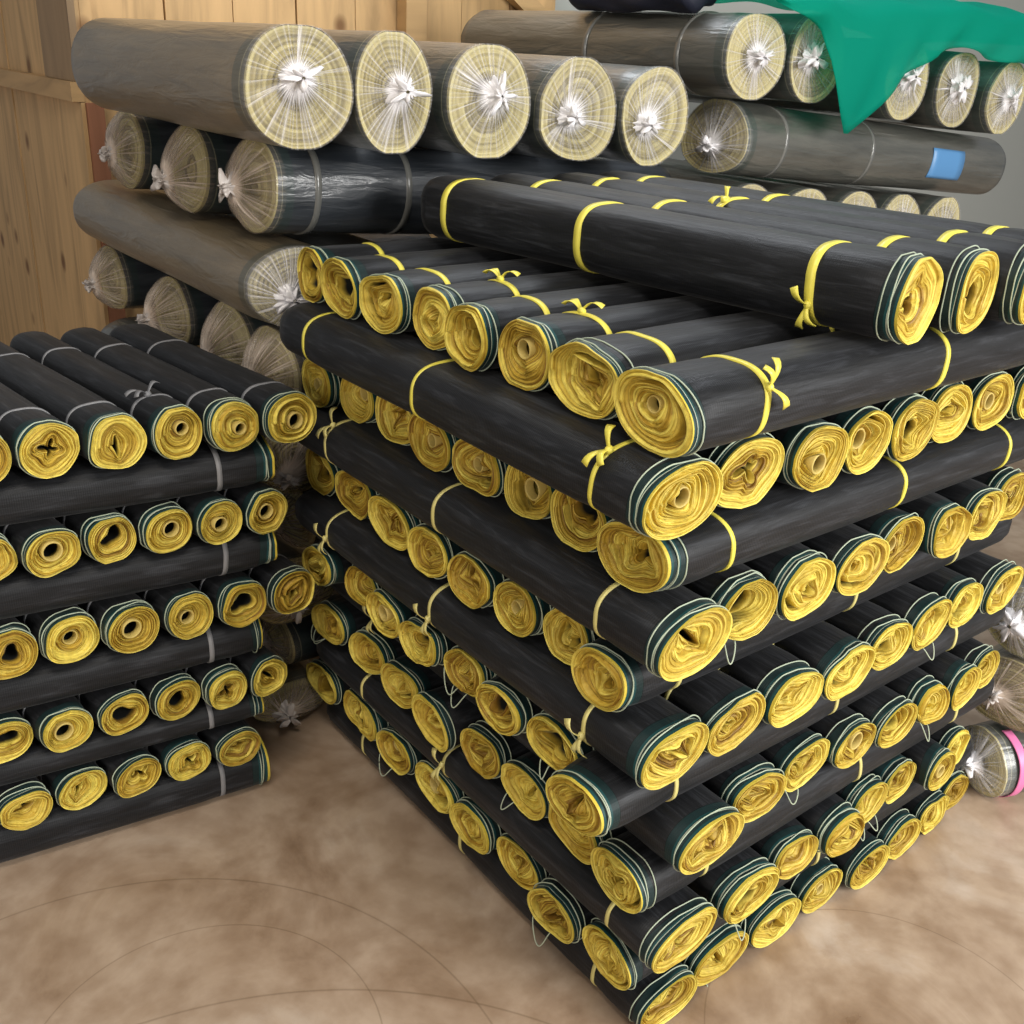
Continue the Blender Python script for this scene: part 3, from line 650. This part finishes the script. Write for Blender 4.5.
# rolls on the floor right of the tall stack
wrap((1.068, .005, .076), (.93, -.37, 0), .9, .08, .074, "film-wrapped roll with pink strap on floor right of tall stack", None, 170, kind='grey', bulge=.02, knot=(-.2, .1), dense=.5, extra=[('pink_strap', pink, .030, .050, .55 * PI, 1.6 * PI)])
wrap((1.10, .0, .238), (1, 0, 0), 1.0, .10, .078, "film-wrapped roll resting on the pink-strapped roll right of tall stack", None, 171, kind='beige', warm=True, bulge=.03, knot=(.1, .1), dense=.8)
wrap((1.12, .01, .397), (1, 0, 0), 1.0, .09, .078, "pale film-wrapped roll third up at right photo edge beside tall stack", None, 172, kind='grey', bulge=.03, knot=(.1, .1), dense=.8)

# ------------------------------------------------------------------ green net sheet draped over the rear right stack
xs = np.linspace(1.16, 2.75, 70)
zl = np.interp(xs, [1.16, 1.25, 1.34, 1.39, 1.45, 1.515, 1.56, 1.62, 1.736, 1.88, 2.0, 2.15, 2.34, 2.75], [1.565, 1.535, 1.505, 1.44, 1.33, 1.272, 1.295, 1.34, 1.42, 1.485, 1.49, 1.475, 1.46, 1.44])
zt = np.interp(xs, [1.16, 1.3, 1.6, 1.9, 2.3, 2.6, 2.75], [1.60, 1.605, 1.60, 1.625, 1.62, 1.57, 1.53])
rows = []
for x, a_, b_ in zip(xs, zl, zt):
    yb = float(np.interp(x, [1.16, 1.30, 1.42], [1.12, 1.16, 1.7]))
    path = [(yb, b_ - .02), (yb * .55 + .45 * 1.08, b_), (1.08, b_), (1.0, b_ - .012), (.935, b_ - .03)]
    nlow = 12
    for t in np.linspace(.12, 1, nlow):
        z = (b_ - .03) * (1 - t) + a_ * t if a_ < b_ - .03 else b_ - .03
        path.append((.925 - .012 * math.sin(t * 3) + .01 * math.sin(x * 31 + t * 4) * t, z))
    rows.append([(x + (.012 * math.sin(9 * zz + x * 5)), yy, zz + .006 * math.sin(x * 19 + yy * 8)) for yy, zz in path])
V = np.array(rows).reshape(-1, 3)
gn = mesh_obj('green_net_sheet', V, grid_faces(len(xs), 17, False), mat_green())
sd = gn.modifiers.new('thick', 'SOLIDIFY'); sd.thickness = .0015
gn['label'] = 'bright green net sheet draped over wrapped rolls with a hanging pointed corner'; gn['category'] = 'net sheet'

# ------------------------------------------------------------------ dark cloth things at the top edge of the photo
def bundle(P, axis, Lg, w, h, label, mat, seed, nm='dark_cloth_bundle'):
    rs = np.random.RandomState(seed)
    ob = Outline(rs, .06, 2.4); V = []; S = np.linspace(0, Lg, 40)
    for x in S:
        e = min(1, math.sqrt(max(0, min(x, Lg - x)) / .04) + .25)
        r = ob.r(w, h) * e * (1 + .05 * np.sin(4 * TH + 22 * x) + .03 * np.sin(7 * TH - 35 * x))
        V.append(np.stack([np.full(NT, x), r * np.cos(TH), r * np.sin(TH) + h], 1))
    F = grid_faces(40, NT).tolist() + [list(range(NT))[::-1], [39 * NT + j for j in range(NT)]]
    o = mesh_obj(nm, np.concatenate(V), F, mat); o.matrix_world = frame_matrix(P, axis); o['label'] = label; o['category'] = 'cloth bundle'
    return o
M_NAVY = plain('dark_navy_cloth', (.012, .014, .03), .6)
bundle((1.17, 1.135, 1.5375), (.0, 1, 0), .46, .065, .05, 'dark navy cloth bundle lying on the first top roll of rear right stack', M_NAVY, 5)
bundle((1.80, 1.1, 1.645), (1, .2, 0), .22, .05, .03, 'small dark cloth bundle resting on the green net sheet', M_NAVY, 6)

# ------------------------------------------------------------------ light: open daylight side, ceiling lamp, sky through the roof
w = bpy.data.worlds.new('world'); bpy.context.scene.world = w; w.use_nodes = True
w.node_tree.nodes['Background'].inputs[0].default_value = (.92, .96, 1, 1); w.node_tree.nodes['Background'].inputs[1].default_value = .24
def area(name, loc, target, sx, sy, power, col):
    l = bpy.data.lights.new(name, 'AREA'); l.shape = 'RECTANGLE'; l.size = sx; l.size_y = sy; l.energy = power; l.color = col
    o = bpy.data.objects.new(name, l); C.objects.link(o); o.location = loc
    o.rotation_euler = (Vector(target) - Vector(loc)).to_track_quat('-Z', 'Y').to_euler()
    return o
area('doorway_daylight', (1.5, -3.4, 1.9), (.5, .3, .5), 2.2, 2.0, 215, (1, .985, .95))
area('ceiling_lamp', (-.9, -.5, 3.2), (.1, .6, .3), 1.4, .5, 34, (1, .93, .82))
area('added_side_fill', (-3.6, -1.2, 1.8), (.0, .6, .4), 1.4, 1.2, 45, (1, .90, .78))  # unseen warm fill, added to brighten the tall stack's left-facing ends
area('roof_light', (1.3, 1.75, 3.2), (.6, 1.0, 0), 1.8, .7, 42, (.9, .95, 1))

# ------------------------------------------------------------------ camera
cam = bpy.data.cameras.new('camera'); co = bpy.data.objects.new('camera', cam); C.objects.link(co)
cam.sensor_width = 36; cam.lens = 1031.09 / 1024 * 36; cam.clip_start = .02
R = [[.78732, -.61451, .05016], [.21582, .35089, .91121], [.57754, .70658, -.40888]]; Pc = (-.9049, -.7628, 1.4288)
co.matrix_world = Matrix(((R[0][0], R[1][0], -R[2][0], Pc[0]), (R[0][1], R[1][1], -R[2][1], Pc[1]), (R[0][2], R[1][2], -R[2][2], Pc[2]), (0, 0, 0, 1)))
sc = bpy.context.scene; sc.camera = co
sc.view_settings.view_transform = 'Standard'; sc.view_settings.look = 'None'; sc.view_settings.gamma = 1; sc.view_settings.use_curve_mapping = False
sc.view_settings.exposure = 0.13
